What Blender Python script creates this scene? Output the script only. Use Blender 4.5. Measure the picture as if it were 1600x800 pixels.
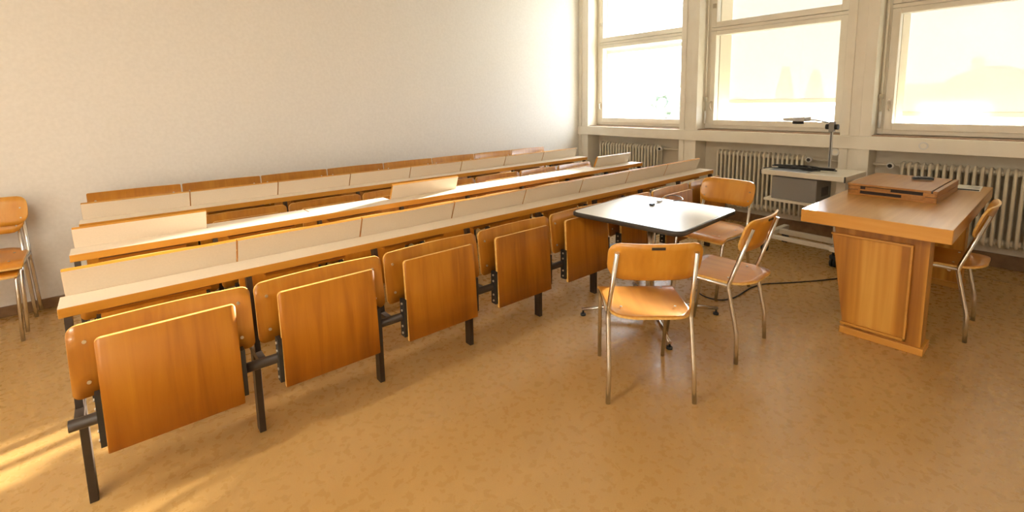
import bpy, math, random
from mathutils import Vector, Matrix
random.seed(7)
for o in list(bpy.data.objects): bpy.data.objects.remove(o)
scene = bpy.context.scene
col = scene.collection

# ------------------------------------------------------------------ camera
F_PX, CY = 744.67, 255.9
YAW, PITCH, ROLL = 0.7004, -0.1305, -0.0174
CAM = Vector((0.1868, -2.3799, 1.4443))
Fv = Vector((math.sin(YAW)*math.cos(PITCH), math.cos(YAW)*math.cos(PITCH), math.sin(PITCH)))
R0 = Vector((math.cos(YAW), -math.sin(YAW), 0)); U0 = R0.cross(Fv)
Rv = R0*math.cos(ROLL) + U0*math.sin(ROLL); Uv = -R0*math.sin(ROLL) + U0*math.cos(ROLL)
cd = bpy.data.cameras.new('camera'); cam = bpy.data.objects.new('camera', cd); col.objects.link(cam)
cam.matrix_world = Matrix(((Rv.x, Uv.x, -Fv.x, CAM.x), (Rv.y, Uv.y, -Fv.y, CAM.y), (Rv.z, Uv.z, -Fv.z, CAM.z), (0, 0, 0, 1)))
cd.sensor_width = 36; cd.lens = F_PX*36/1600; cd.shift_y = -(400-CY)/1600; cd.clip_start = 0.05; cd.clip_end = 500
scene.camera = cam

# ------------------------------------------------------------------ light
w = bpy.data.worlds.new('sky'); scene.world = w; w.use_nodes = True
bg = w.node_tree.nodes['Background']; bg.inputs[0].default_value = (0.82, 0.9, 1.0, 1); bg.inputs[1].default_value = 7.0
sd = bpy.data.lights.new('sun', 'SUN'); sun = bpy.data.objects.new('sun', sd); col.objects.link(sun)
sd.energy = 22; sd.angle = math.radians(1.8); sd.color = (1.0, 0.93, 0.82)
sun.rotation_euler = Vector((1, 0.247, 0.21)).to_track_quat('Z', 'Y').to_euler()
scene.view_settings.view_transform = 'Standard'; scene.view_settings.look = 'None'
scene.view_settings.gamma = 1; scene.view_settings.use_curve_mapping = False
scene.view_settings.exposure = 0.88
FILL_LAMP = 31.0  # strength of the added fill lamps on the ceiling

# ------------------------------------------------------------------ helpers
def tag(o, label=None, cat=None, group=None, kind=None):
    if label: o['label'] = label
    if cat: o['category'] = cat
    if group: o['group'] = group
    if kind: o['kind'] = kind
    return o

def empty(name, loc=(0, 0, 0), rz=0, label=None, cat=None, group=None, kind=None):
    o = bpy.data.objects.new(name, None); col.objects.link(o)
    o.location = loc; o.rotation_euler = (0, 0, rz); o.empty_display_size = 0.1
    return tag(o, label, cat, group, kind)

class MB:
    def __init__(s): s.v = []; s.f = []; s.m = []; s.sm = []
    def quad(s, *ids, m=0, smooth=False): s.f.append(ids); s.m.append(m); s.sm.append(smooth)
    def box(s, a, b, m=0, mt=None, mat=None, mz=None):
        """a..b axis box. mz: material for the +-z faces; mt: optional Matrix"""
        x0, y0, z0 = a; x1, y1, z1 = b; n = len(s.v)
        P = [(x0,y0,z0),(x1,y0,z0),(x1,y1,z0),(x0,y1,z0),(x0,y0,z1),(x1,y0,z1),(x1,y1,z1),(x0,y1,z1)]
        if mt is not None: P = [tuple(mt @ Vector(p)) for p in P]
        s.v += P
        for k, q in enumerate(((3,2,1,0),(4,5,6,7),(0,1,5,4),(1,2,6,5),(2,3,7,6),(3,0,4,7))):
            s.quad(*[n+i for i in q], m=(mz if (mz is not None and k < 2) else m))
        return s
    def prism(s, poly, axis, a, b, m=0, mt=None):
        """2D convex poly extruded along axis from a to b"""
        n = len(s.v); k = len(poly)
        def p3(p, t):
            q = [(t, p[0], p[1]), (p[0], t, p[1]), (p[0], p[1], t)][axis]
            return tuple(mt @ Vector(q)) if mt is not None else q
        s.v += [p3(p, a) for p in poly] + [p3(p, b) for p in poly]
        s.quad(*range(n, n+k), m=m); s.quad(*range(n+2*k-1, n+k-1, -1), m=m)
        for i in range(k):
            j = (i+1) % k; s.quad(n+i, n+k+i, n+k+j, n+j, m=m)
        return s
    def tube(s, pts, r, n=10, m=0, bend=0.0, closed=False, caps=True, flat=1.0):
        pts = [Vector(p) for p in pts]
        if bend > 0:
            out = []
            K = len(pts)
            for i, p in enumerate(pts):
                if not closed and i in (0, K-1): out.append(p); continue
                a = pts[i-1]; b = pts[(i+1) % K]
                d1 = (a-p); d2 = (b-p); L = min(bend, d1.length*.48, d2.length*.48)
                q1 = p+d1.normalized()*L; q2 = p+d2.normalized()*L
                for t in (0, .25, .5, .75, 1):
                    out.append(q1*(1-t)**2 + p*2*t*(1-t) + q2*t*t)
            pts = out
        K = len(pts)
        tang = []
        for i in range(K):
            if closed: d = pts[(i+1) % K]-pts[i-1]
            else: d = pts[min(i+1, K-1)]-pts[max(i-1, 0)]
            tang.append(d.normalized())
        up = Vector((0, 0, 1)) if abs(tang[0].z) < .9 else Vector((0, 1, 0))
        base = len(s.v)
        rad = r if isinstance(r, (list, tuple)) else [r]*K
        u = up.cross(tang[0]).normalized()
        for i in range(K):
            u = (u-tang[i]*u.dot(tang[i])).normalized(); vv = tang[i].cross(u)
            for k in range(n):
                a = 2*math.pi*k/n
                s.v.append(tuple(pts[i]+u*math.cos(a)*rad[i]+vv*math.sin(a)*rad[i]*flat))
        R = K if closed else K-1
        for i in range(R):
            for k in range(n):
                A = base+i*n+k; B = base+i*n+(k+1) % n; i2 = (i+1) % K
                s.quad(A, B, base+i2*n+(k+1) % n, base+i2*n+k, m=m, smooth=True)
        if caps and not closed:
            s.quad(*[base+k for k in range(n-1, -1, -1)], m=m)
            s.quad(*[base+(K-1)*n+k for k in range(n)], m=m)
        return s
    def cyl(s, a, b, r, n=16, m=0, r2=None):
        return s.tube([a, b], [r, r if r2 is None else r2], n=n, m=m)
    def ball(s, c, r, m=0, n=10, sc=(1, 1, 1)):
        base = len(s.v); h = n//2
        for i in range(h+1):
            t = math.pi*i/h
            for k in range(n):
                a = 2*math.pi*k/n
                s.v.append((c[0]+r*sc[0]*math.sin(t)*math.cos(a), c[1]+r*sc[1]*math.sin(t)*math.sin(a), c[2]+r*sc[2]*math.cos(t)))
        for i in range(h):
            for k in range(n):
                s.quad(base+i*n+k, base+(i+1)*n+k, base+(i+1)*n+(k+1) % n, base+i*n+(k+1) % n, m=m, smooth=True)
        return s
    def panel(s, w, h, t, rad, fn, nx=12, nz=6, mface=0, medge=1):
        """rounded rectangle x in 0..w, z in 0..h, thickness t; rad=(bl,br,tl,tr) corner radii; fn(x,z,o) -> xyz (o=0 front,1 back)"""
        bl, br, tl, tr = rad
        xs = set([0, w])
        for i in range(1, nx): xs.add(w*i/nx)
        for r, side in ((max(bl, tl), 0), (max(br, tr), 1)):
            for k in range(0, 6):
                x = r*(1-math.cos(math.pi/2*k/5)); xs.add(round(x if side == 0 else w-x, 6))
        xs = sorted(xs)
        xs = [x for i, x in enumerate(xs) if i == 0 or x-xs[i-1] > 1e-5]
        def lo(x):
            v = 0
            if bl and x < bl: v = max(v, bl-math.sqrt(max(0, bl*bl-(bl-x)**2)))
            if br and x > w-br: v = max(v, br-math.sqrt(max(0, br*br-(x-w+br)**2)))
            return v
        def hi(x):
            v = h
            if tl and x < tl: v = min(v, h-tl+math.sqrt(max(0, tl*tl-(tl-x)**2)))
            if tr and x > w-tr: v = min(v, h-tr+math.sqrt(max(0, tr*tr-(x-w+tr)**2)))
            return v
        base = len(s.v); nc = nz+1; N = len(xs)*nc
        for o in (0, 1):
            for x in xs:
                a, b = lo(x), hi(x)
                for j in range(nc): s.v.append(tuple(fn(x, a+(b-a)*j/nz, o)))
        for i in range(len(xs)-1):
            for j in range(nz):
                A = base+i*nc+j
                s.quad(A, A+nc, A+nc+1, A+1, m=mface, smooth=True)
                s.quad(A+N, A+N+1, A+N+nc+1, A+N+nc, m=mface, smooth=True)
            A = base+i*nc; s.quad(A, A+N, A+N+nc, A+nc, m=medge)
            A = base+i*nc+nz; s.quad(A, A+nc, A+N+nc, A+N, m=medge)
        for j in range(nz):
            A = base+j; s.quad(A, A+1, A+N+1, A+N, m=medge)
            A = base+(len(xs)-1)*nc+j; s.quad(A, A+N, A+N+1, A+1, m=medge)
        return s
    def mesh(s, name, mats):
        me = bpy.data.meshes.new(name); me.from_pydata(s.v, [], s.f)
        for m in (mats if isinstance(mats, (list, tuple)) else [mats]): me.materials.append(M[m])
        me.polygons.foreach_set('material_index', s.m); me.polygons.foreach_set('use_smooth', s.sm)
        me.update(); return me
    def build(s, name, mats, parent=None, loc=(0, 0, 0), rot=(0, 0, 0), bevel=0):
        return link(s.mesh(name, mats), name, parent, loc, rot, bevel)

def link(me, name, parent=None, loc=(0, 0, 0), rot=(0, 0, 0), bevel=0):
    o = bpy.data.objects.new(name, me); col.objects.link(o); o.parent = parent
    o.location = loc; o.rotation_euler = rot
    if bevel:
        b = o.modifiers.new('bevel', 'BEVEL'); b.width = bevel; b.segments = 2; b.limit_method = 'ANGLE'; b.angle_limit = math.radians(40)
    return o

def copy_tree(o, parent=None, loc=None, rz=None):
    c = o.copy(); col.objects.link(c); c.parent = parent
    if loc is not None: c.location = loc
    if rz is not None: c.rotation_euler = (0, 0, rz)
    for ch in list(o.children): copy_tree(ch, c)
    return c

# ------------------------------------------------------------------ materials
M = {}
WOODK = (.82, .74, .55)
def mat(name, color, rough=.5, metal=0, spec=.5, build=None, coat=0):
    m = bpy.data.materials.new(name); m.use_nodes = True; nt = m.node_tree; b = nt.nodes['Principled BSDF']
    b.inputs['Base Color'].default_value = (*color, 1); b.inputs['Roughness'].default_value = rough
    b.inputs['Metallic'].default_value = metal; b.inputs['Specular IOR Level'].default_value = spec
    b.inputs['Coat Weight'].default_value = coat; b.inputs['Coat Roughness'].default_value = .15
    if build: build(nt, b)
    M[name] = m; return m

def N(nt, t, **kw):
    n = nt.nodes.new(t)
    for k, v in kw.items():
        if k in n.inputs: n.inputs[k].default_value = v
        else: setattr(n, k, v)
    return n

def ramp(nt, fac, stops):
    r = nt.nodes.new('ShaderNodeValToRGB'); e = r.color_ramp.elements
    while len(e) < len(stops): e.new(.5)
    for el, (p, c) in zip(e, stops): el.position = p; el.color = (*c, 1)
    nt.links.new(fac, r.inputs[0]); return r.outputs[0]

def wood(c_dark, c_mid, c_light, scale=(28, 28, 1.6), rings=0.0, bands=3.5, bandaxis=0):
    """stretched grain along z (or the small axis of scale) plus broad veneer strips"""
    def f(nt, b):
        tc = N(nt, 'ShaderNodeTexCoord'); oi = N(nt, 'ShaderNodeObjectInfo')
        off = N(nt, 'ShaderNodeVectorMath', operation='SCALE'); off.inputs[0].default_value = (7.3, 5.1, 3.7); nt.links.new(oi.outputs['Random'], off.inputs['Scale'])
        add = N(nt, 'ShaderNodeVectorMath', operation='ADD'); nt.links.new(tc.outputs['Object'], add.inputs[0]); nt.links.new(off.outputs[0], add.inputs[1])
        mp = N(nt, 'ShaderNodeMapping'); mp.inputs['Scale'].default_value = scale; nt.links.new(add.outputs[0], mp.inputs[0])
        n1 = N(nt, 'ShaderNodeTexNoise'); n1.inputs['Scale'].default_value = 1; n1.inputs['Detail'].default_value = 5; n1.inputs['Distortion'].default_value = .6
        nt.links.new(mp.outputs[0], n1.inputs['Vector'])
        mp2 = N(nt, 'ShaderNodeMapping'); mp2.inputs['Scale'].default_value = tuple(q*.18 for q in scale); nt.links.new(add.outputs[0], mp2.inputs[0])
        n2 = N(nt, 'ShaderNodeTexNoise'); n2.inputs['Scale'].default_value = 1; n2.inputs['Detail'].default_value = 2; n2.inputs['Distortion'].default_value = 1.2
        nt.links.new(mp2.outputs[0], n2.inputs['Vector'])
        mx = N(nt, 'ShaderNodeMath', operation='MULTIPLY'); mx.inputs[1].default_value = .45; nt.links.new(n1.outputs[0], mx.inputs[0])
        m2 = N(nt, 'ShaderNodeMath', operation='MULTIPLY_ADD'); m2.inputs[1].default_value = .55; nt.links.new(n2.outputs[0], m2.inputs[0]); nt.links.new(mx.outputs[0], m2.inputs[2])
        fac = m2.outputs[0]
        if rings:
            wv = N(nt, 'ShaderNodeTexWave'); wv.inputs['Scale'].default_value = rings; wv.inputs['Distortion'].default_value = 5; wv.inputs['Detail'].default_value = 2; wv.inputs['Detail Scale'].default_value = .8
            mp3 = N(nt, 'ShaderNodeMapping'); mp3.inputs['Scale'].default_value = tuple(q/max(scale) for q in scale); nt.links.new(add.outputs[0], mp3.inputs[0]); nt.links.new(mp3.outputs[0], wv.inputs['Vector'])
            m3 = N(nt, 'ShaderNodeMath', operation='MULTIPLY_ADD'); m3.inputs[1].default_value = .3; nt.links.new(wv.outputs[1], m3.inputs[0])
            m4 = N(nt, 'ShaderNodeMath', operation='MULTIPLY'); m4.inputs[1].default_value = .72; nt.links.new(fac, m4.inputs[0]); nt.links.new(m4.outputs[0], m3.inputs[2]); fac = m3.outputs[0]
        c = ramp(nt, fac, [(p, tuple(q*k for q, k in zip(cc, WOODK))) for p, cc in ((.3, c_dark), (.5, c_mid), (.7, c_light))])
        hv = N(nt, 'ShaderNodeHueSaturation'); nt.links.new(c, hv.inputs['Color'])
        mr = N(nt, 'ShaderNodeMapRange'); mr.inputs['To Min'].default_value = .9; mr.inputs['To Max'].default_value = 1.1; nt.links.new(oi.outputs['Random'], mr.inputs['Value']); nt.links.new(mr.outputs[0], hv.inputs['Value'])
        nt.links.new(hv.outputs[0], b.inputs['Base Color'])
        bp = N(nt, 'ShaderNodeBump'); bp.inputs['Strength'].default_value = .06; bp.inputs['Distance'].default_value = .002
        nt.links.new(n1.outputs[0], bp.inputs['Height']); nt.links.new(bp.outputs[0], b.inputs['Normal'])
    return f

def noisy(c1, c2, scale, bump=0, detail=4, dist=.001):
    def f(nt, b):
        tc = N(nt, 'ShaderNodeTexCoord'); n = N(nt, 'ShaderNodeTexNoise'); n.inputs['Scale'].default_value = scale; n.inputs['Detail'].default_value = detail
        nt.links.new(tc.outputs['Object'], n.inputs['Vector'])
        nt.links.new(ramp(nt, n.outputs[0], [(.35, c1), (.65, c2)]), b.inputs['Base Color'])
        if bump:
            bp = N(nt, 'ShaderNodeBump'); bp.inputs['Strength'].default_value = bump; bp.inputs['Distance'].default_value = dist
            nt.links.new(n.outputs[0], bp.inputs['Height']); nt.links.new(bp.outputs[0], b.inputs['Normal'])
    return f

def lino(nt, b):
    tc = N(nt, 'ShaderNodeTexCoord')
    n1 = N(nt, 'ShaderNodeTexNoise'); n1.inputs['Scale'].default_value = 210; n1.inputs['Detail'].default_value = 6; n1.inputs['Roughness'].default_value = .7
    n2 = N(nt, 'ShaderNodeTexNoise'); n2.inputs['Scale'].default_value = 1.3; n2.inputs['Detail'].default_value = 4
    n3 = N(nt, 'ShaderNodeTexNoise'); n3.inputs['Scale'].default_value = 26; n3.inputs['Detail'].default_value = 3
    for n in (n1, n2, n3): nt.links.new(tc.outputs['Object'], n.inputs['Vector'])
    c = ramp(nt, n1.outputs[0], [(.3, (.46, .27, .085)), (.46, (.515, .31, .105)), (.6, (.53, .322, .111)), (.75, (.555, .345, .125))])
    c2 = ramp(nt, n2.outputs[0], [(.3, (.93, .92, .9)), (.7, (1, 1, 1))])
    mx = N(nt, 'ShaderNodeMix', data_type='RGBA', blend_type='MULTIPLY'); mx.inputs[0].default_value = 1
    nt.links.new(c, mx.inputs[6]); nt.links.new(c2, mx.inputs[7]); nt.links.new(mx.outputs[2], b.inputs['Base Color'])
    # scuffs change the gloss
    wv = N(nt, 'ShaderNodeTexVoronoi', feature='DISTANCE_TO_EDGE'); wv.inputs['Scale'].default_value = 5.5
    dn = N(nt, 'ShaderNodeVectorMath', operation='MULTIPLY_ADD'); dn.inputs[1].default_value = (.5, .5, .5)
    nt.links.new(n2.outputs[1], dn.inputs[0]); nt.links.new(tc.outputs['Object'], dn.inputs[2]); nt.links.new(dn.outputs[0], wv.inputs['Vector'])
    sc = N(nt, 'ShaderNodeMapRange'); sc.inputs['From Max'].default_value = .012; sc.inputs['To Min'].default_value = .12; sc.inputs['To Max'].default_value = 0; nt.links.new(wv.outputs[0], sc.inputs['Value'])
    r = N(nt, 'ShaderNodeMapRange'); r.inputs['From Min'].default_value = .3; r.inputs['From Max'].default_value = .7; r.inputs['To Min'].default_value = .24; r.inputs['To Max'].default_value = .34
    nt.links.new(n3.outputs[0], r.inputs['Value'])
    ad = N(nt, 'ShaderNodeMath', operation='ADD'); nt.links.new(r.outputs[0], ad.inputs[0]); nt.links.new(sc.outputs[0], ad.inputs[1])
    nt.links.new(ad.outputs[0], b.inputs['Roughness'])
    bp = N(nt, 'ShaderNodeBump'); bp.inputs['Strength'].default_value = .012; bp.inputs['Distance'].default_value = .002
    nt.links.new(n3.outputs[0], bp.inputs['Height']); nt.links.new(bp.outputs[0], b.inputs['Normal'])

mat('floor_lino', (.55, .33, .12), .35, build=lino, spec=.45)
mat('seam', (.2, .11, .04), .6)
mat('wall_paint', (.8, .77, .72), .75, spec=.25, build=noisy((.82, .785, .73), (.86, .825, .77), 40, bump=.12, detail=6, dist=.004))
mat('ceiling_paint', (.82, .8, .76), .8)
mat('cream_paint', (.86, .79, .65), .38, build=noisy((.87, .81, .68), (.91, .85, .72), 6))
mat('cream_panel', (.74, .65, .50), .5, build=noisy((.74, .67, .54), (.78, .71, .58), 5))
mat('stone_sill', (.36, .21, .12), .35, build=noisy((.30, .17, .10), (.42, .26, .15), 30))
mat('skirting', (.22, .12, .05), .45, build=noisy((.19, .10, .04), (.25, .14, .06), 14))
mat('radiator_paint', (.76, .69, .55), .4)
mat('render_ext', (.8, .7, .52), .8)
mat('seat_wood', (.5, .2, .02), .38, spec=.4, build=wood((.31, .105, .008), (.52, .205, .016), (.63, .28, .028), (30, 30, 1.5)))
mat('back_wood', (.5, .22, .03), .3, spec=.5, build=wood((.43, .165, .018), (.55, .235, .024), (.66, .32, .05), (34, 34, 1.6)), coat=.25)
mat('edge_wood', (.7, .37, .06), .4, build=wood((.62, .29, .03), (.70, .34, .045), (.76, .42, .08), (2, 40, 40)))
mat('ply_edge', (.78, .46, .12), .45, build=noisy((.70, .38, .08), (.82, .52, .16), 60))
mat('batten_wood', (.6, .26, .02), .4, build=wood((.55, .22, .015), (.62, .27, .02), (.7, .33, .04), (2, 40, 40)))
mat('laminate', (.72, .62, .49), .42, spec=.5, build=noisy((.80, .695, .555), (.83, .72, .575), 120))
mat('steel_brown', (.035, .022, .014), .42, spec=.5)
mat('steel_black', (.02, .018, .017), .45)
mat('chrome', (.74, .72, .69), .22, metal=1)
mat('bolt', (.7, .68, .64), .3, metal=1)
mat('chair_wood', (.6, .26, .04), .3, spec=.5, build=wood((.64, .25, .025), (.78, .34, .04), (.86, .43, .07), (26, 1.6, 26), rings=0), coat=.3)
mat('chair_back_wood', (.6, .27, .04), .3, spec=.5, build=wood((.66, .29, .035), (.80, .39, .055), (.90, .50, .11), (24, 24, 1.8), rings=0), coat=.3)
mat('table_white', (.80, .78, .74), .28, spec=.5, build=noisy((.79, .77, .73), (.82, .80, .76), 90))
mat('table_edge', (.05, .042, .035), .4)
mat('desk_wood', (.62, .33, .08), .3, spec=.5, build=wood((.60, .30, .08), (.74, .41, .13), (.84, .52, .2), (1.2, 34, 34)), coat=.35)
mat('desk_edge', (.62, .31, .06), .4, build=wood((.66, .32, .06), (.78, .41, .09), (.86, .49, .14), (30, 1.4, 30)))
mat('desk_panel', (.55, .26, .05), .4, build=wood((.36, .135, .012), (.66, .32, .05), (.86, .50, .12), (30, 30, 1.1), rings=13))
mat('case_wood', (.5, .24, .07), .35, build=wood((.38, .16, .035), (.52, .25, .07), (.62, .34, .12), (1.6, 30, 30)))
mat('case_dark', (.025, .012, .006), .6)
mat('remote_black', (.03, .03, .032), .4)
mat('remote_grey', (.45, .45, .46), .4)
mat('paper', (.74, .70, .60), .7)
mat('cart_white', (.78, .72, .60), .4)
mat('proj_grey', (.28, .27, .25), .5)
mat('proj_light', (.55, .54, .52), .4)
mat('stage_glass', (.55, .6, .68), .12)
mat('rubber', (.015, .015, .015), .6)
mat('cable', (.015, .014, .014), .5)
mat('plastic_white', (.8, .78, .73), .4)
mat('brass', (.55, .48, .38), .35, metal=1)
mat('bar_alu', (.52, .48, .38), .45)
mat('fill_lamp_house', (.8, .8, .8), .5)
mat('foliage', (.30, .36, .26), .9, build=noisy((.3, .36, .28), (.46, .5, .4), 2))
mat('bark', (.2, .15, .1), .9)
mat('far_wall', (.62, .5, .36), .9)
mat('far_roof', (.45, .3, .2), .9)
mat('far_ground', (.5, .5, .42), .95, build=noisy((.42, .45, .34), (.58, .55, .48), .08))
mat('board_green', (.05, .12, .08), .6)
def special():
    m = bpy.data.materials.new('pane'); m.use_nodes = True; nt = m.node_tree; nt.nodes.clear()
    o = N(nt, 'ShaderNodeOutputMaterial'); t = N(nt, 'ShaderNodeBsdfTransparent'); g = N(nt, 'ShaderNodeBsdfGlossy'); g.inputs['Roughness'].default_value = .02
    t.inputs[0].default_value = (.97, .98, .98, 1); mx = N(nt, 'ShaderNodeMixShader'); mx.inputs[0].default_value = .06
    nt.links.new(t.outputs[0], mx.inputs[1]); nt.links.new(g.outputs[0], mx.inputs[2]); nt.links.new(mx.outputs[0], o.inputs[0]); M['pane'] = m
    m = bpy.data.materials.new('screen'); m.use_nodes = True; nt = m.node_tree; nt.nodes.clear()
    o = N(nt, 'ShaderNodeOutputMaterial'); t = N(nt, 'ShaderNodeBsdfTransparent'); g = N(nt, 'ShaderNodeBsdfTranslucent'); g.inputs[0].default_value = (.165, .16, .146, 1)
    d = N(nt, 'ShaderNodeBsdfDiffuse'); d.inputs[0].default_value = (.8, .7, .5, 1)
    m1 = N(nt, 'ShaderNodeMixShader'); m1.inputs[0].default_value = .35; nt.links.new(g.outputs[0], m1.inputs[1]); nt.links.new(d.outputs[0], m1.inputs[2])
    mx = N(nt, 'ShaderNodeMixShader'); mx.inputs[0].default_value = .85
    nt.links.new(t.outputs[0], mx.inputs[1]); nt.links.new(m1.outputs[0], mx.inputs[2]); nt.links.new(mx.outputs[0], o.inputs[0]); M['screen'] = m
    m = bpy.data.materials.new('fill_lamp_glow'); m.use_nodes = True; nt = m.node_tree; nt.nodes.clear()
    o = N(nt, 'ShaderNodeOutputMaterial'); e = N(nt, 'ShaderNodeEmission'); e.inputs[0].default_value = (1, .90, .74, 1); e.inputs[1].default_value = FILL_LAMP
    nt.links.new(e.outputs[0], o.inputs[0]); M['fill_lamp_glow'] = m
special()

# ------------------------------------------------------------------ room
YW, XW = 2.38, 5.75          # back wall plane, recessed window wall plane
XL, YF, ZC = -2.6, -4.6, 3.3
def S(name, mb, mats, label, bevel=0, parent=None):
    o = mb.build(name, mats, parent, bevel=bevel)
    if parent is None: tag(o, label, None, None, 'structure')
    return o
fl = S('floor', MB().box((XL-.2, YF-.2, -.15), (6.1, YW+.2, 0)), 'floor_lino', 'speckled tan linoleum floor of the classroom')
MB().box((5.325, YF, 0), (5.333, YW, .0012)).build('floor_seam', 'seam', fl)
S('ceiling', MB().box((XL-.2, YF-.2, ZC), (6.1, YW+.2, ZC+.15)), 'ceiling_paint', 'plain white ceiling above the picture')
S('wall_back', MB().box((XL-.2, YW, 0), (6.1, YW+.2, ZC)), 'wall_paint', 'white plastered wall behind the last seat row')
S('wall_left', MB().box((XL-.2, YF, 0), (XL, YW, ZC)), 'wall_paint', 'white side wall left of the picture')
S('wall_front', MB().box((XL, YF-.2, 0), (6.1, YF, ZC)), 'wall_paint', 'white front wall behind the camera')
# window wall: openings between piers
OPEN = [(0.75, 2.20), (-0.93, 0.53), (-2.62, -1.17)]
ZB, ZT = 1.07, 3.08
mb = MB()
mb.box((XW, YF, 0), (6.05, YW, ZB))
mb.box((XW, YF, ZT), (6.05, YW, ZC))
ys = [YW] + [v for a, b in OPEN for v in (b, a)] + [YF]
for i in range(0, len(ys), 2): mb.box((XW, ys[i+1], ZB), (6.05, ys[i], ZT))
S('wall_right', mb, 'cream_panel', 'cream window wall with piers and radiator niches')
# exterior reveals
mb = MB()
for a, b in OPEN:
    mb.box((5.80, b-.11, ZB), (6.07, b, ZT)); mb.box((5.80, a, ZB), (6.07, a+.05, ZT)); mb.box((5.80, a, ZB-.0), (6.1, b, ZB+.03))
S('trim_6', mb, 'render_ext', 'cream outer window reveals')
# skirting
S('baseboard_back', MB().box((XL, YW-.018, 0), (5.5, YW, .075)), 'skirting', 'brown skirting along the back wall', .004)
S('baseboard_right', MB().box((XW-.02, YF, 0), (XW, YW, .115)), 'skirting', 'brown skirting under the radiators', .004)
# sill beam along the whole window wall
XS = 5.479
sill = S('trim_1', MB().box((XS, YF, .945), (XW, YW, 1.068)), 'cream_paint', 'long cream window sill beam running along the window wall', .004)
for a, b in OPEN: MB().box((XS+.06, a+.0, 1.068), (5.70, b, 1.076)).build('stone_ledge', 'stone_sill', sill)
# pillars: two flanges and a recessed web, above and below the sill
def pillar(i, y0, y1, label):
    e = empty('trim_%d' % i, (0, 0, 0), 0, label, None, None, 'structure')
    w_ = (y1-y0)
    for z0, z1 in ((0, .945), (1.068, ZC)):
        MB().box((5.50, y0, z0), (XW+.0, y0+w_*.36, z1)).build('flange', 'cream_paint', e, bevel=.004)
        MB().box((5.50, y1-w_*.30, z0), (XW+.0, y1, z1)).build('flange', 'cream_paint', e, bevel=.004)
        MB().box((5.512, y0+w_*.36, z0), (XW, y1-w_*.30, z1)).build('web', 'cream_paint', e)
pillar(2, 2.2, YW, 'narrow cream pillar in the corner by the back wall')
pillar(3, 0.53, 0.75, 'cream pillar between the first and second window')
pillar(4, -1.17, -0.93, 'cream pillar between the second and third window')
pillar(5, -2.87, -2.62, 'cream pillar right of the third window')

# windows: outer frame, transom, upper and lower sash
def window(i, y0, y1, label):
    e = empty('window_%d' % i, (0, 0, 0), 0, label, None, None, 'structure')
    X0, X1 = 5.69, 5.80
    f = MB(); t = .045
    f.box((X0+.015, y0, ZB+.01), (X1, y0+t, ZT)); f.box((X0+.015, y1-t, ZB+.01), (X1, y1, ZT))
    f.box((X0+.015, y0+t, ZB+.01), (X1, y1-t, ZB+.05)); f.box((X0+.015, y0+t, ZT-t), (X1, y1-t, ZT))
    f.build('frame', 'cream_paint', e, bevel=.003)
    MB().box((X0+.008, y0+t, 2.215), (X1, y1-t, 2.25)).build('transom', 'cream_paint', e, bevel=.004)
    for z0, z1 in ((ZB+.05, 2.212), (2.253, ZT-t)):
        a, b = y0+t+.003, y1-t-.003; s_ = .062
        sh = MB()
        sh.box((X0, a, z0), (X1-.02, a+s_, z1)); sh.box((X0, b-s_, z0), (X1-.02, b, z1))
        sh.box((X0, a+s_, z0), (X1-.02, b-s_, z0+s_)); sh.box((X0, a+s_, z1-s_+.015), (X1-.02, b-s_, z1))
        so = sh.build('sash', 'cream_paint', e, bevel=.004)
        MB().box((5.742, a+s_-.005, z0+s_-.005), (5.748, b-s_+.005, z1-s_+.02)).build('glass_pane', 'pane', so)
        if z0 < 2:
            yh = b-.03
            h = MB(); h.box((X0-.006, yh-.012, 1.305), (X0, yh+.012, 1.405)); h.tube([(X0-.006, yh, 1.385), (X0-.04, yh, 1.38), (X0-.042, yh-.008, 1.33), (X0-.028, yh-.012, 1.30)], .007, 8, bend=.02)
            h.build('handle', 'brass', so)
        else:
            MB().box((X0-.012, b-.05, z0+.22), (X0, b-.015, z0+.27)).build('latch', 'brass', so)
    if i == 1: MB().box((5.79, y0+.06, 2.095), (5.80, y1-.06, 2.15)).build('cross_bar', 'cream_paint', e)
    return e
for i, (a, b) in enumerate(OPEN):
    window(i+1, a, b, ['window nearest the back wall, its lower pane unshaded', 'middle window behind the projector trolley', 'right window behind the teacher desk', 'window right of the picture'][i])

# outside fabric sun screens
def screen(y0, y1, zb, label):
    e = empty('sun_screen', (6.12, (y0+y1)/2, zb), 0, label, 'sun screen', 'fabric sun screens outside the windows')
    h = (y1-y0)/2+.02
    MB().box((-.001, -h, .03), (.001, h, ZT-zb)).build('fabric', 'screen', e)
    MB().box((-.014, -h, -.012), (.014, h, .032)).build('bottom_bar', 'bar_alu', e, bevel=.004)
    for s_ in (-1, 1): MB().cyl((0, s_*(h-.05), ZB+.04-zb), (0, s_*(h-.05), ZT-zb), .003, 6).build('guide_wire', 'bar_alu', e)
screen(*OPEN[1], 1.383, 'cream sun screen on the middle window, lowered to a bar above the bottom')
screen(*OPEN[2], 1.245, 'cream sun screen covering nearly the whole right window')

# crank rods beside window 2 and 3
def rod(y, x, label):
    e = empty('blind_crank', (x, y, 1.12), 0, label, 'blind crank', 'blind crank rods')
    MB().cyl((0, 0, .31), (0, 0, 1.9), .008, 8).build('rod', 'cream_paint', e)
    MB().cyl((0, 0, .02), (0, 0, .17), .012, 10).build('grip', 'plastic_white', e)
    MB().tube([(0, 0, .31), (-.012, -.01, .28), (-.01, -.008, .2), (0, 0, .16)], .005, 6, bend=.03).build('crank_arm', 'bar_alu', e)
    MB().box((-.016, -.016, .285), (.016, .016, .33)).build('bracket', 'bar_alu', e, bevel=.003)
rod(.505, 5.655, 'thin crank rod hanging left of the middle window')
rod(-1.195, 5.655, 'thin crank rod hanging left of the right window')

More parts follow.
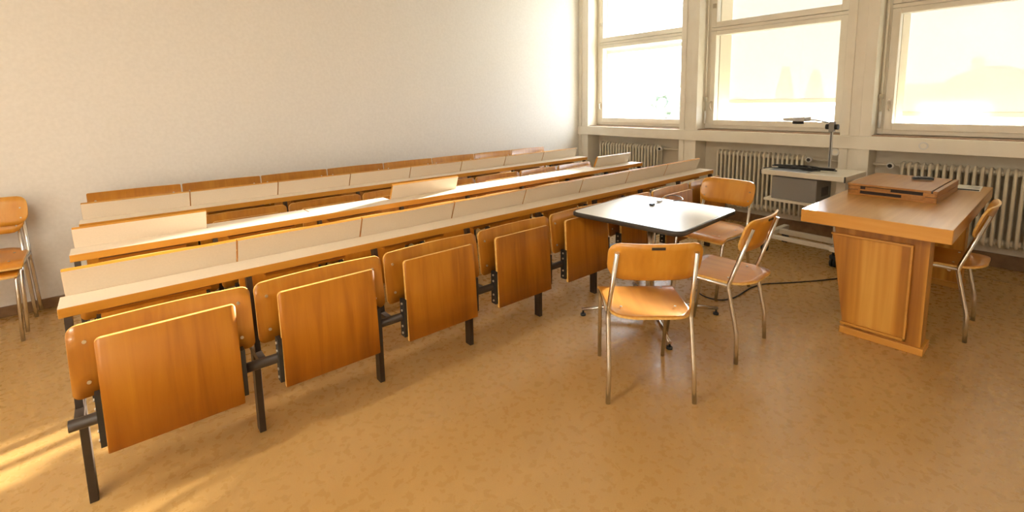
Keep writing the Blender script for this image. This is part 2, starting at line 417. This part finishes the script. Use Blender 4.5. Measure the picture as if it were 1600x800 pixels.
# round sockets on the sill front
for (y, z, l) in ((-1.553, 1.006, 'round cream cover plate on sill front below the right window'), (-.904, .905, 'round cream cover on pillar under sill behind projector trolley')):
    X = XS if z > .945 else 5.50
    e = empty('cover_plate', (X, y, z), 0, l, 'socket cover', 'round socket covers')
    MB().cyl((0, 0, 0), (-.008, 0, 0), .033, 20).build('plate', 'plastic_white', e)
    MB().cyl((-.008, 0, 0), (-.012, 0, 0), .022, 20).build('insert', 'cream_paint', e)

# ------------------------------------------------------------------ radiators
def rad_column():
    mb = MB(); zb, zt, d = .20, .835, .045
    mb.tube([(-d, 0, zb+.05), (-d, 0, zt-.03), (-d*.5, 0, zt), (d*.5, 0, zt), (d, 0, zt-.03), (d, 0, zb+.05), (d*.5, 0, zb), (-d*.5, 0, zb)], .0125, 8, bend=.03, closed=True)
    mb.box((-d, -.003, zb+.04), (d, .003, zt-.04))
    for z in (zb+.035, zt-.03): mb.cyl((0, -.0235, z), (0, .0235, z), .026, 10)
    return mb.mesh('radiator_column', 'radiator_paint')
RC = rad_column()
def radiator(y0, y1, vy, side, label, px):
    e = empty('radiator', (5.64, (y0+y1)/2, 0), 0, label, 'radiator', 'cream column radiators under the windows')
    n = round(abs(y1-y0)/.047); L = n*.047; a = -L/2+.0235
    for i in range(n): link(RC, 'column', e, (0, a+i*.047, 0))
    q = vy-(y0+y1)/2
    v = MB(); v.cyl((-.01, (L/2)*side, .805), (-.01, q, .805), .012, 10); v.cyl((.0, q, .805), (-.05, q, .805), .014, 10)
    vo = v.build('valve', 'radiator_paint', e)
    MB().cyl((-.045, q, .805), (-.085, q, .805), .027, 18).build('knob', 'plastic_white', vo)
    MB().cyl((-.085, q, .805), (-.088, q, .805), .017, 18).build('knob_cap', 'rubber', vo)
    MB().tube([(.0, q, .805), (.0, q+side*.12, .805), (.0, px-(y0+y1)/2, .805)], .011, 8).build('pipe', 'radiator_paint', e)
    for s_ in (-1, 1): MB().box((.02, s_*L*.36-.015, .6), (XW-5.645, s_*L*.36+.015, .64)).build('wall_bracket', 'radiator_paint', e)
radiator(2.07, 1.07, 1.05, -1, 'cream column radiator under the window nearest the back wall', .76)
radiator(.33, -.62, -.66, -1, 'cream column radiator behind the projector trolley', -.92)
radiator(-1.38, -2.60, -1.32, 1, 'long cream column radiator behind the teacher desk', -1.18)

# ------------------------------------------------------------------ lecture benches
P = 0.57
def ydown(x, wid, depth):       # plywood curve: ends forward (towards -y)
    u = (x/wid-.5)*2
    return -depth*u*u
mb = MB(); mb.panel(.555, .25, .012, (.025, .025, .03, .03), lambda x, z, o: (x, (.03*z/.25+ydown(x, .555, .022)+.022 + (.012 if o else 0)), z), 14, 3)
BACK = mb.mesh('backrest', ['back_wood', 'ply_edge'])
mb = MB(); mb.panel(.560, .30, .012, (.01, .01, .008, .008), lambda x, z, o: (x, (.036*z/.30+ydown(x, .555, .022)+.022 + (.012 if o else 0)), z), 14, 3)
BACK_TALL = mb.mesh('tall_backrest', ['back_wood', 'ply_edge'])
mb = MB(); mb.panel(.417, .405, .016, (.004, .004, .016, .016), lambda x, z, o: (x, .022*z/.405+(.016 if o else 0), z), 6, 2)
SEAT = mb.mesh('seat', ['seat_wood', 'ply_edge'])
BOLT = MB().cyl((0, 0, 0), (0, -.004, 0), .0065, 8).mesh('bolt', 'bolt')
mb = MB(); mb.box((-.004, -.014, -.095), (.012, .026, .095))
for z in (-.075, -.04, .04, .075): mb.cyl((-.004, .004, z), (-.008, .004, z), .006, 8, m=1)
BRACKET = mb.mesh('bracket', ['steel_black', 'bolt'])
LEG = MB().box((0, 0, 0), (.026, .05, .385)).mesh('leg', 'steel_brown')
ARM = MB().box((0, -.14, .372), (.026, .07, .40)).mesh('arm', 'steel_brown')
UP = MB().prism([(.008, .40), (.042, .40), (.092, .717), (.058, .717)], 0, 0, .022).mesh('upright', 'steel_brown')
mb = MB(); mb.box((.003, 0, -.019), (P-.003, .116, 0), m=1, mz=0); FLAP = mb.mesh('desk_flap', ['laminate', 'edge_wood'])
HINGE = MB().box((0, -.012, -.024), (.03, .02, -.0195)).mesh('hinge', 'steel_black')
SHELF = MB().box((0, 0, 0), (.36, .2, .012)).mesh('book_shelf', 'batten_wood')
UPA = math.radians(112)

def bench(loc, label, up, desk=True):
    e = empty('lecture_bench', loc, 0, label, 'lecture bench', 'fixed rows of fold-up lecture seats')
    Lx = 8*P
    if desk:
        t = MB().box((-.0115, -.1425, .716), (Lx+.068, 0, .752), m=1, mz=0).build('desk_ledge', ['laminate', 'edge_wood'], e, bevel=.002)
    zb = .465 if desk else .54
    for i in range(9):
        x = i*P if i < 8 else Lx
        link(LEG, 'leg', e, (x+.001, -.157, 0), bevel=.002)
        link(ARM, 'arm', e, (x+.001, -.157, 0))
        link(UP, 'upright', e, (x+.003, -.21, 0))
    MB().tube([(-.012, -.298, .393), (Lx+.05, -.298, .393)], .020, 12, flat=1.0).build('beam', 'steel_brown', e)
    for i in range(8):
        x = i*P
        b = link(BACK if desk else BACK_TALL, 'backrest', e, (x+.0075, -.284, zb), bevel=0)
        hh = .25 if desk else .30
        for (bx, bz) in ((.045, .05), (.51, .05), (.045, hh-.06), (.51, hh-.06)):
            u = (bx/.555-.5)*2
            link(BOLT, 'bolt', b, (bx, .022-.022*u*u+(.03 if desk else .036)*bz/hh-.0005, bz))
        s = link(SEAT, 'seat', e, (x+.08, -.347, .275))
        link(BRACKET, 'bracket', s, (-.013, .026, .118)); link(BRACKET, 'bracket', s, (.417+.005, .026, .118))
        if desk:
            f = link(FLAP, 'desk_flap', e, (x, 0.001, .7485), (UPA if i in up else 0, 0, 0), .0015)
            link(HINGE, 'hinge', f, (.06, 0, 0)); link(HINGE, 'hinge', f, (P-.09, 0, 0))
            link(SHELF, 'book_shelf', e, (x+.09, -.10, .688))
    return e
bench((0, 0, 0), 'frontmost row of eight fold-up seats in full view, all white desk flaps raised', range(8))
bench((-.003, .804, 0), 'middle bench row with sunlit white desk flaps lying flat, only three raised', (0, 3, 7))
bench((.006, 1.602, 0), 'third bench row, all eight beige desk flaps raised, before the seats along the wall', range(8))
bench((.012, 2.405, 0), 'last row of wooden seat backs along the white back wall, without a desk', (), desk=False)

# ------------------------------------------------------------------ chairs (local: faces +y, origin between the rear feet)
def make_chair(loc, rz, label, group):
    e = empty('chair', loc, rz, label, 'chair', group)
    r = .0115
    for s_ in (-1, 1):
        MB().tube([(s_*.178, -.045, .760), (s_*.197, .062, .425), (s_*.2, .005, .165), (s_*.205, 0, 0)], r, 10, bend=.02).build('rear_leg', 'chrome', e)
        MB().tube([(s_*.197, .062, .425), (s_*.185, .375, .425), (s_*.178, .432, 0)], r*.95, 10, bend=.045).build('front_leg', 'chrome', e)
    MB().tube([(-.19, .10, .412), (.19, .10, .412)], .009, 8).build('crossbar', 'chrome', e)
    MB().tube([(-.18, .35, .412), (.18, .35, .412)], .009, 8).build('crossbar', 'chrome', e)
    def seatf(x, z, o):           # x across, z from rear to front
        u = (x/.40-.5)*2; v = z/.465
        wid = .188+.012*v
        h = .435 - .007*(1-u*u)*math.sin(math.pi*min(1, v*1.05)) + .012*max(0, .15-v)/.15
        if v > .82: h -= .028*((v-.82)/.18)**2
        return (u*wid, -.055+z, h+(.011 if not o else 0))
    MB().panel(.40, .465, .011, (.13, .13, .02, .02), seatf, 14, 10).build('seat', ['chair_wood', 'ply_edge'], e)
    def backf(x, z, o):
        u = (x/.435-.5)*2; v = z/.172
        ang = .95*u*.5
        return (math.sin(ang)*.435/.95*1.02, -.0165-.054*v+(1-math.cos(ang))*.34+(.011 if not o else 0), .618+z)
    b = MB().panel(.435, .188, .011, (.075, .075, .055, .055), backf, 16, 5).build('backrest', ['chair_back_wood', 'ply_edge'], e)
    for s_ in (-1, 1):
        for (y, z) in ((.010, .665), (-.0125, .73)): MB().cyl((s_*.176, y, z), (s_*.176, y+.003, z), .005, 8).build('rivet', 'bolt', b)
    MB().box((-.03, -.0735, .779), (.03, -.068, .791)).build('number_plate', 'steel_brown', b)
    for (x, y) in ((-.13, .09), (.13, .09), (-.13, .33), (.13, .33)): MB().cyl((x, y, .446), (x, y, .4492), .006, 8).build('rivet', 'bolt', e)
    return e
G = 'plywood and tube steel chairs'
R_ = math.radians
c0 = make_chair((2.04, -1.182, 0), R_(-41.7), 'wooden chair with chrome legs in the foreground, its back to the camera', G)
def chair(loc, rz, label):
    c = copy_tree(c0, None, loc, R_(rz)); c['label'] = label; return c
chair((2.882, -1.283, 0), 2.6, 'wooden chair right of the white table, seen from its side')
chair((3.83, -.655, 0), 88, 'wooden chair on the far side of the white table near the radiator')
chair((4.09, -2.065, 0), 1, 'wooden chair tucked under the teacher desk at the right edge')
chair((-.53, 2.22, 0), 180, 'lower of two stacked chairs against the back wall at left')
chair((-.503, 2.218, .052), 180, 'upper of two stacked chairs against the back wall at left')

# ------------------------------------------------------------------ square pedestal table
def rounded(w, r, n=6):
    out = []
    for cx, cy, a0 in ((w-r, w-r, 0), (-w+r, w-r, 90), (-w+r, -w+r, 180), (w-r, -w+r, 270)):
        for k in range(n+1):
            a = math.radians(a0+90*k/n); out.append((cx+r*math.cos(a), cy+r*math.sin(a)))
    return out
t = empty('pedestal_table', (2.85, -.63, 0), R_(3.5), 'square white topped table with dark edge on a chrome four-foot pedestal', 'table')
top = MB().prism(rounded(.371, .05), 2, .705, .7275).build('table_top', 'table_white', t, (-.022, -.027, 0))
mb = MB(); oc = rounded(.384, .06); ic = rounded(.371, .05); k = len(oc); n0 = 0
rows = [(ic, .7275), (rounded(.378, .056), .7285), (oc, .724), (oc, .704), (rounded(.377, .056), .6995), (ic, .6995)]
for pl, z in rows: mb.v += [(x, y, z) for x, y in pl]
for r_ in range(len(rows)-1):
    for i in range(k):
        j = (i+1) % k; mb.quad(r_*k+j, r_*k+i, (r_+1)*k+i, (r_+1)*k+j, smooth=True)
mb.build('edge_band', 'table_edge', top)
MB().prism(rounded(.20, .02), 2, .684, .7045).build('mounting_plate', 'steel_black', t)
MB().cyl((0, 0, .05), (0, 0, .684), .028, 20).build('column', 'chrome', t)
MB().cyl((0, 0, .035), (0, 0, .10), .04, 20).build('hub', 'chrome', t)
for q in range(4):
    a = math.radians(45+90*q); d = Vector((math.cos(a), math.sin(a), 0))
    f = MB().tube([d*.02+Vector((0, 0, .075)), d*.25+Vector((0, 0, .065)), d*.455+Vector((0, 0, .042))], [.019, .016, .012], 10, flat=.8).build('foot', 'chrome', t)
    m_ = MB(); c_ = d*.445; m_.cyl((c_.x, c_.y, 0), (c_.x, c_.y, .012), .018, 14); m_.cyl((c_.x, c_.y, .012), (c_.x, c_.y, .04), .006, 8); m_.build('glide', 'rubber', f)

# thin cable with plug on the table
g = empty('presenter_cable', (2.96, -.57, .7286), 0, 'thin cable with a small dark plug lying on the white table', 'cable')
MB().tube([(0.12, .03, .004), (.2, .06, .012), (.3, .05, .02), (.33, .0, .014), (.28, -.07, .004), (.2, -.03, .003)], .0028, 6, bend=.05).build('wire', 'cable', g)
MB().box((-.03, -.012, 0), (.005, .014, .012)).build('plug', 'remote_black', g, bevel=.003)
MB().box((.10, .015, 0), (.14, .04, .011)).build('connector', 'remote_grey', g, bevel=.002)
MB().tube([(0, 0, .004), (.06, .015, .003), (.11, .027, .004)], .0018, 6).build('lead', 'plastic_white', g)

# ------------------------------------------------------------------ teacher desk
d = empty('teacher_desk', (4.285, -1.672, 0), 0, 'heavy oak teacher desk with thick top and tapered panelled pedestals', 'desk')
x0, x1, y0, y1 = 3.427-4.285, 5.143-4.285, -.35, .352
tp = MB().box((x0+.004, y0+.004, .742), (x1-.004, y1-.004, .7505)).build('desk_top', 'desk_wood', d)
MB().box((x0, y0, .672), (x0+.03, y1, .750)).build('edge_board', 'desk_edge', tp, bevel=.003)
MB().box((x1-.03, y0, .672), (x1, y1, .750)).build('edge_board', 'desk_edge', tp, bevel=.003)
MB().box((x0+.03, y0, .672), (x1-.03, y0+.03, .750)).build('edge_board', 'desk_wood', tp, bevel=.003)
MB().box((x0+.03, y1-.03, .672), (x1-.03, y1, .750)).build('edge_board', 'desk_wood', tp, bevel=.003)
MB().box((x0+.03, y0+.03, .672), (x1-.03, y1-.03, .69)).build('underside', 'desk_wood', tp)
def pedestal(xa, xb, sgn):
    # tapered towards the floor on the +y side
    yr = -.255; yt, yb = .195, .107
    p = MB().prism([(yr, .04), (yb, .04), (yt, .672), (yr, .672)], 0, xa, xb).build('pedestal', 'desk_panel', d)
    lo, hi = .075, .607
    def ye(z): return yb+(yt-yb)*(z-.04)/.632
    xo = xa if sgn < 0 else xb
    q = sgn*.016
    fr = MB()
    fr.prism([(yr+.075, lo), (ye(lo)+.004, lo), (ye(hi)+.012, hi), (yr+.075, hi)], 0, xo+q*.2, xo+q)
    fr.build('raised_panel', 'desk_panel', p, bevel=.003)
    MB().box((min(xo, xo+q*1.8), yr+.07, hi), (max(xo, xo+q*1.8), ye(hi)+.016, hi+.012)).build('moulding', 'desk_edge', p, bevel=.003)
    MB().box((min(xo, xo+q*1.8), yr+.066, lo-.01), (max(xo, xo+q*1.8), yr+.075, hi+.012)).build('moulding', 'desk_edge', p)
    MB().box((min(xo, xo+q*1.8), yr+.066, lo-.012), (max(xo, xo+q*1.8), ye(lo)+.012, lo)).build('moulding', 'desk_edge', p)
    MB().box((xa-.018, yr-.015, 0), (xb+.018, yb+.022, .042)).build('plinth', 'desk_edge', p, bevel=.003)
pedestal(3.52-4.285, 3.655-4.285, -1)
pedestal(4.915-4.285, 5.05-4.285, 1)
MB().box((3.655-4.285, .02, .30), (4.915-4.285, .05, .672)).build('modesty_panel', 'desk_panel', d)
# socket strip under the desk
k_ = empty('socket_box', (4.5, -1.93, .58), 0, 'white socket box with dangling plugs under the desk top', 'socket box')
MB().box((-.06, -.03, -.01), (.06, .03, .09)).build('housing', 'plastic_white', k_, bevel=.006)
MB().cyl((0, -.03, .04), (0, -.055, .04), .028, 14).build('plug', 'plastic_white', k_)
MB().tube([(0, -.05, .04), (.02, -.075, .06), (.09, -.07, .085), (.2, -.04, .07)], .006, 8, bend=.04).build('flex', 'cable', k_)

# wooden case on the desk
cs = empty('wooden_case', (4.48, -1.62, .7506), R_(-1.5), 'flat dovetailed wooden case lying on the teacher desk', 'case')
W2, D2 = .33, .24
MB().box((-W2, -D2, 0), (W2, D2, .012)).build('bottom_board', 'case_wood', cs, bevel=.002)
MB().box((-W2+.010, -D2+.012, .012), (W2-.012, D2-.012, .065)).build('core', 'case_dark', cs)
for zz in (.012, .040):
    for s_ in (-1, 1):
        # end frames with dark slots between rails
        MB().box((s_*W2-(.014 if s_ > 0 else 0), -D2, zz), (s_*W2+(.014 if s_ < 0 else 0), -D2+.07, zz+.024)).build('corner_block', 'case_wood', cs, bevel=.001)
        MB().box((s_*W2-(.014 if s_ > 0 else 0), D2-.07, zz), (s_*W2+(.014 if s_ < 0 else 0), D2, zz+.024)).build('corner_block', 'case_wood', cs, bevel=.001)
        MB().box((-W2, s_*D2-(.014 if s_ > 0 else 0), zz), (W2, s_*D2+(.014 if s_ < 0 else 0), zz+.024)).build('side_rail', 'case_wood', cs, bevel=.001)
MB().box((-W2, -D2+.06, .034), (-W2+.012, D2-.06, .043)).build('middle_rail', 'case_wood', cs)
MB().box((-W2+.002, .0, .043), (-W2+.012, D2-.10, .060)).build('middle_rail', 'case_wood', cs)
MB().box((-W2+.002, -D2+.05, .012), (-W2+.012, -.06, .034)).build('middle_rail', 'case_wood', cs)
lid = MB().box((-W2-.004, -D2+.03, .066), (W2+.004, D2+.004, .080)).build('lid', 'case_wood', cs, bevel=.002)
MB().box((-W2-.004, -D2-.002, .066), (W2+.004, -D2+.022, .079)).build('lid_strip', 'case_wood', cs, bevel=.002)
MB().box((-W2, -D2+.022, .064), (W2, -D2+.03, .072)).build('groove', 'case_dark', cs)

rm = empty('remote_control', (4.62, -1.70, .8316), R_(-64), 'black remote control lying on the wooden case', 'remote control')
MB().panel(.12, .045, .02, (.012, .012, .012, .012), lambda x, z, o: (x-.06, z-.0225, (.004 if o else .019)+.003*math.sin(x/.12*3.14)), 8, 4, 0, 0).build('shell', 'remote_black', rm)
for i in range(4):
    for j in range(2): MB().box((-.045+i*.02, -.012+j*.014, .019), (-.034+i*.02, -.004+j*.014, .0245)).build('button', 'remote_grey', rm)

pd = empty('note_sheet', (4.985, -1.91, .7506), R_(2), 'pale printed sheet lying on the desk corner behind the wooden case', 'paper')
MB().box((-.13, -.065, 0), (.13, .065, .003)).build('sheet', 'paper', pd)
for i in range(6): MB().box((-.02+i*.018, -.055, .003), (-.012+i*.018, -.055+.02+.08*random.random(), .0034)).build('print_line', 'proj_grey', pd)
pe = empty('ballpoint_pen', (4.862, -1.91, .7566), R_(96), 'thin dark pen lying before the note sheet on the desk', 'pen')
MB().cyl((-.065, 0, 0), (.05, 0, 0), .0045, 8).build('barrel', 'remote_black', pe)
MB().cyl((.05, 0, 0), (.065, 0, 0), .0045, 8, r2=.001).build('tip', 'remote_grey', pe)

# ------------------------------------------------------------------ projector trolley
c = empty('projector_trolley', (5.0, -.87, 0), R_(-3), 'white steel trolley on castors between radiator and teacher desk', 'trolley')
mb = MB(); mb.box((-.24, -.335, .735), (.27, .335, .778)); mb.build('top_shelf', 'cart_white', c, bevel=.004)
for s_ in (-1, 1): MB().box((-.243, s_*.337-.004, .732), (-.228, s_*.337+.004, .78)).build('corner_cap', 'steel_black', c)
MB().box((-.22, -.28, .492), (.20, .31, .515)).build('lower_shelf', 'cart_white', c, bevel=.003)
MB().box((-.05, -.285, .17), (.10, -.215, .735)).build('column', 'cart_white', c, bevel=.004)
MB().box((.03, -.32, .13), (.075, .32, .175)).build('base_bar', 'cart_white', c, bevel=.004)
for y in (-.285, .285): MB().box((-.24, y-.025, .135), (.25, y+.025, .178)).build('base_runner', 'cart_white', c, bevel=.004)
MB().box((-.235, -.31, .142), (-.195, .31, .178)).build('base_bar', 'cart_white', c, bevel=.004)
for (x, y) in ((-.21, .285), (-.21, -.285), (.22, .285), (.22, -.285)):
    w_ = MB(); w_.cyl((x+.01, y-.02, .038), (x+.01, y-.006, .038), .038, 18); w_.cyl((x+.01, y+.006, .038), (x+.01, y+.02, .038), .038, 18); w_.box((x-.015, y-.024, .07), (x+.03, y+.024, .10)); w_.cyl((x, y, .09), (x, y, .136), .01, 8)
    w_.build('castor', 'rubber', c)
p = empty('overhead_projector', (4.98, -.80, .5155), R_(-3), 'grey overhead projector sunk in the trolley, with mirror head on a post', 'projector')
MB().box((-.175, -.19, 0), (.15, .185, .205)).build('body', 'proj_grey', p, bevel=.008)
for i in range(5): MB().box((-.06+i*.03, -.1925, .05), (-.048+i*.03, -.188, .13)).build('vent_slot', 'steel_black', p)
MB().box((-.2, -.11, .2635), (.12, .20, .268)).build('stage', 'stage_glass', p)
po = MB().box((.10, -.188, .2635), (.116, -.168, .63)).build('post', 'proj_light', p)
MB().box((.097, -.181, .30), (.0995, -.175, .62)).build('rack', 'steel_black', po)
h = MB().box((.085, -.20, .61), (.128, -.158, .70)).build('focus_block', 'proj_grey', p, bevel=.004)
for s_ in (-1, 1): MB().cyl((.107, -.179+s_*.024, .655), (.107, -.179+s_*.048, .655), .024, 14).build('knob', 'rubber', h)
MB().tube([(.105, -.16, .69), (.05, -.06, .715), (0, .02, .722)], .006, 8, bend=.03).build('arm', 'proj_light', p)
hd = MB(); hd.prism([(-.02, .705), (.155, .705), (.165, .73), (.03, .742), (-.02, .742)], 0, -.07, .07); ho = hd.build('mirror_head', 'proj_light', p, bevel=.004)
MB().cyl((0, .06, .68), (0, .06, .706), .045, 18).build('lens', 'remote_black', ho)
cb = empty('cable_coil', (4.95, -.84, .7840), 0, 'black power cable loosely coiled on the trolley top', 'cable')
pts = []
for i in range(70):
    a = i*.42; rr = .10+.05*math.sin(i*1.7)+.02*math.sin(i*.6)
    pts.append((rr*.75*math.cos(a), rr*1.5*math.sin(a)+.03*math.sin(i*.23), .0055+.022*(i/70)+.006*math.sin(i*2.1)**2))
MB().tube(pts, .005, 6).build('coil', 'cable', cb)
MB().tube([pts[0], (-.05, .2, .006), (-.1, .28, .006), (-.16, .30, .006)], .005, 6, bend=.04).build('tail', 'cable', cb)

# ------------------------------------------------------------------ cord across the floor
fc = MB().tube([(3.62, -.52, .005), (3.46, -.62, .005), (3.385, -.73, .005), (3.40, -.84, .005), (3.50, -.885, .005), (3.62, -.89, .005), (3.80, -.885, .005), (3.95, -.915, .005), (4.1, -1.03, .005), (4.3, -1.16, .005), (4.52, -1.28, .005), (4.70, -1.30, .005), (4.85, -1.17, .005)], .005, 8, bend=.06).build('floor_cord', 'cable')
tag(fc, 'black power cord snaking over the floor from table to trolley', 'cord')

# ------------------------------------------------------------------ unseen ceiling lamps, added as fill light from the left
for (x, y, on) in ((-1.3, -1.0, 'ceiling lamp added as fill light left of the picture, nearer the back wall'), (-1.3, -3.3, 'ceiling lamp added as fill light behind the camera, at left')):
    L = empty('fill_lamp', (x, y, ZC), 0, on, 'lamp', 'added fill lamps on the ceiling')
    MB().box((-.75, -.14, -.07), (.75, .14, -.001)).build('housing', 'fill_lamp_house', L, bevel=.005)
    MB().box((-.73, -.12, -.082), (.73, .12, -.071)).build('diffuser', 'fill_lamp_glow', L)

# ------------------------------------------------------------------ outside
gd = MB().box((7, -120, -8.3), (260, 160, -8)).build('ground', 'far_ground'); tag(gd, 'pale hazy ground outside the windows', None, None, 'structure')
def tree(loc, h, r, label):
    e = empty('tree', loc, 0, label, 'tree', 'hazy trees outside')
    MB().tube([(0, 0, 0), (0, 0, h*.6)], [r*.12, r*.05], 8).build('trunk', 'bark', e)
    cr = MB(); rnd = random.Random(int(loc[1]*10))
    for k in range(60):
        a = rnd.random()*6.28; z = h*(.28+.68*rnd.random()); rr = r*math.sqrt(rnd.random())*(1-.75*(z/h-.28)/.72)
        cr.ball((rr*math.cos(a), rr*math.sin(a), z), r*.22*(.6+.6*rnd.random()), n=8)
    cr.build('crown', 'foliage', e)
tree((45, 25.6, -8), 12.4, 3.6, 'hazy tree beyond the lower left window pane')
tree((52, 39, -8), 9.6, 4, 'low hazy tree beyond the left window by the back wall')
tree((44, 17.6, -8), 9.0, 4.0, 'hazy tree top below the sun screen of the middle window')
tree((62, 10.5, -8), 8.8, 4.0, 'low hazy tree seen under the screen beside the projector head')
tower = empty('tower', (60, 19.67, -8), 0, 'pale pointed tower in the haze behind the middle window', 'tower', 'hazy towers')
MB().box((-.7, -.7, 0), (.7, .7, 9.6)).build('shaft', 'far_wall', tower)
MB().prism([(-.8, 9.6), (.8, 9.6), (.12, 12.8), (-.12, 12.8)], 0, -.7, .7).build('spire', 'far_roof', tower)
t2 = copy_tree(tower, None, (60, 16.6, -8.5)); t2['label'] = 'second pale pointed tower in the haze, nearer the right frame'
hs = empty('house', (49, 1, -8), 0, 'large pale house with chimney behind the right sun screen', 'house')
MB().box((-4, -6, 0), (4, 3, 9.6)).build('wall', 'far_wall', hs)
MB().prism([(-6.2, 9.6), (3.3, 9.6), (2.4, 10.6), (.8, 11.2), (-.2, 11.2), (-3, 9.9)], 0, -4.3, 4.3).build('roof', 'far_roof', hs)
MB().box((-4, 1.0, 10), (-3, 1.55, 11.8)).build('chimney', 'far_wall', hs)
MB().box((-3.8, 3, 0), (3.5, 9, 10.2)).build('annex', 'far_wall', hs)
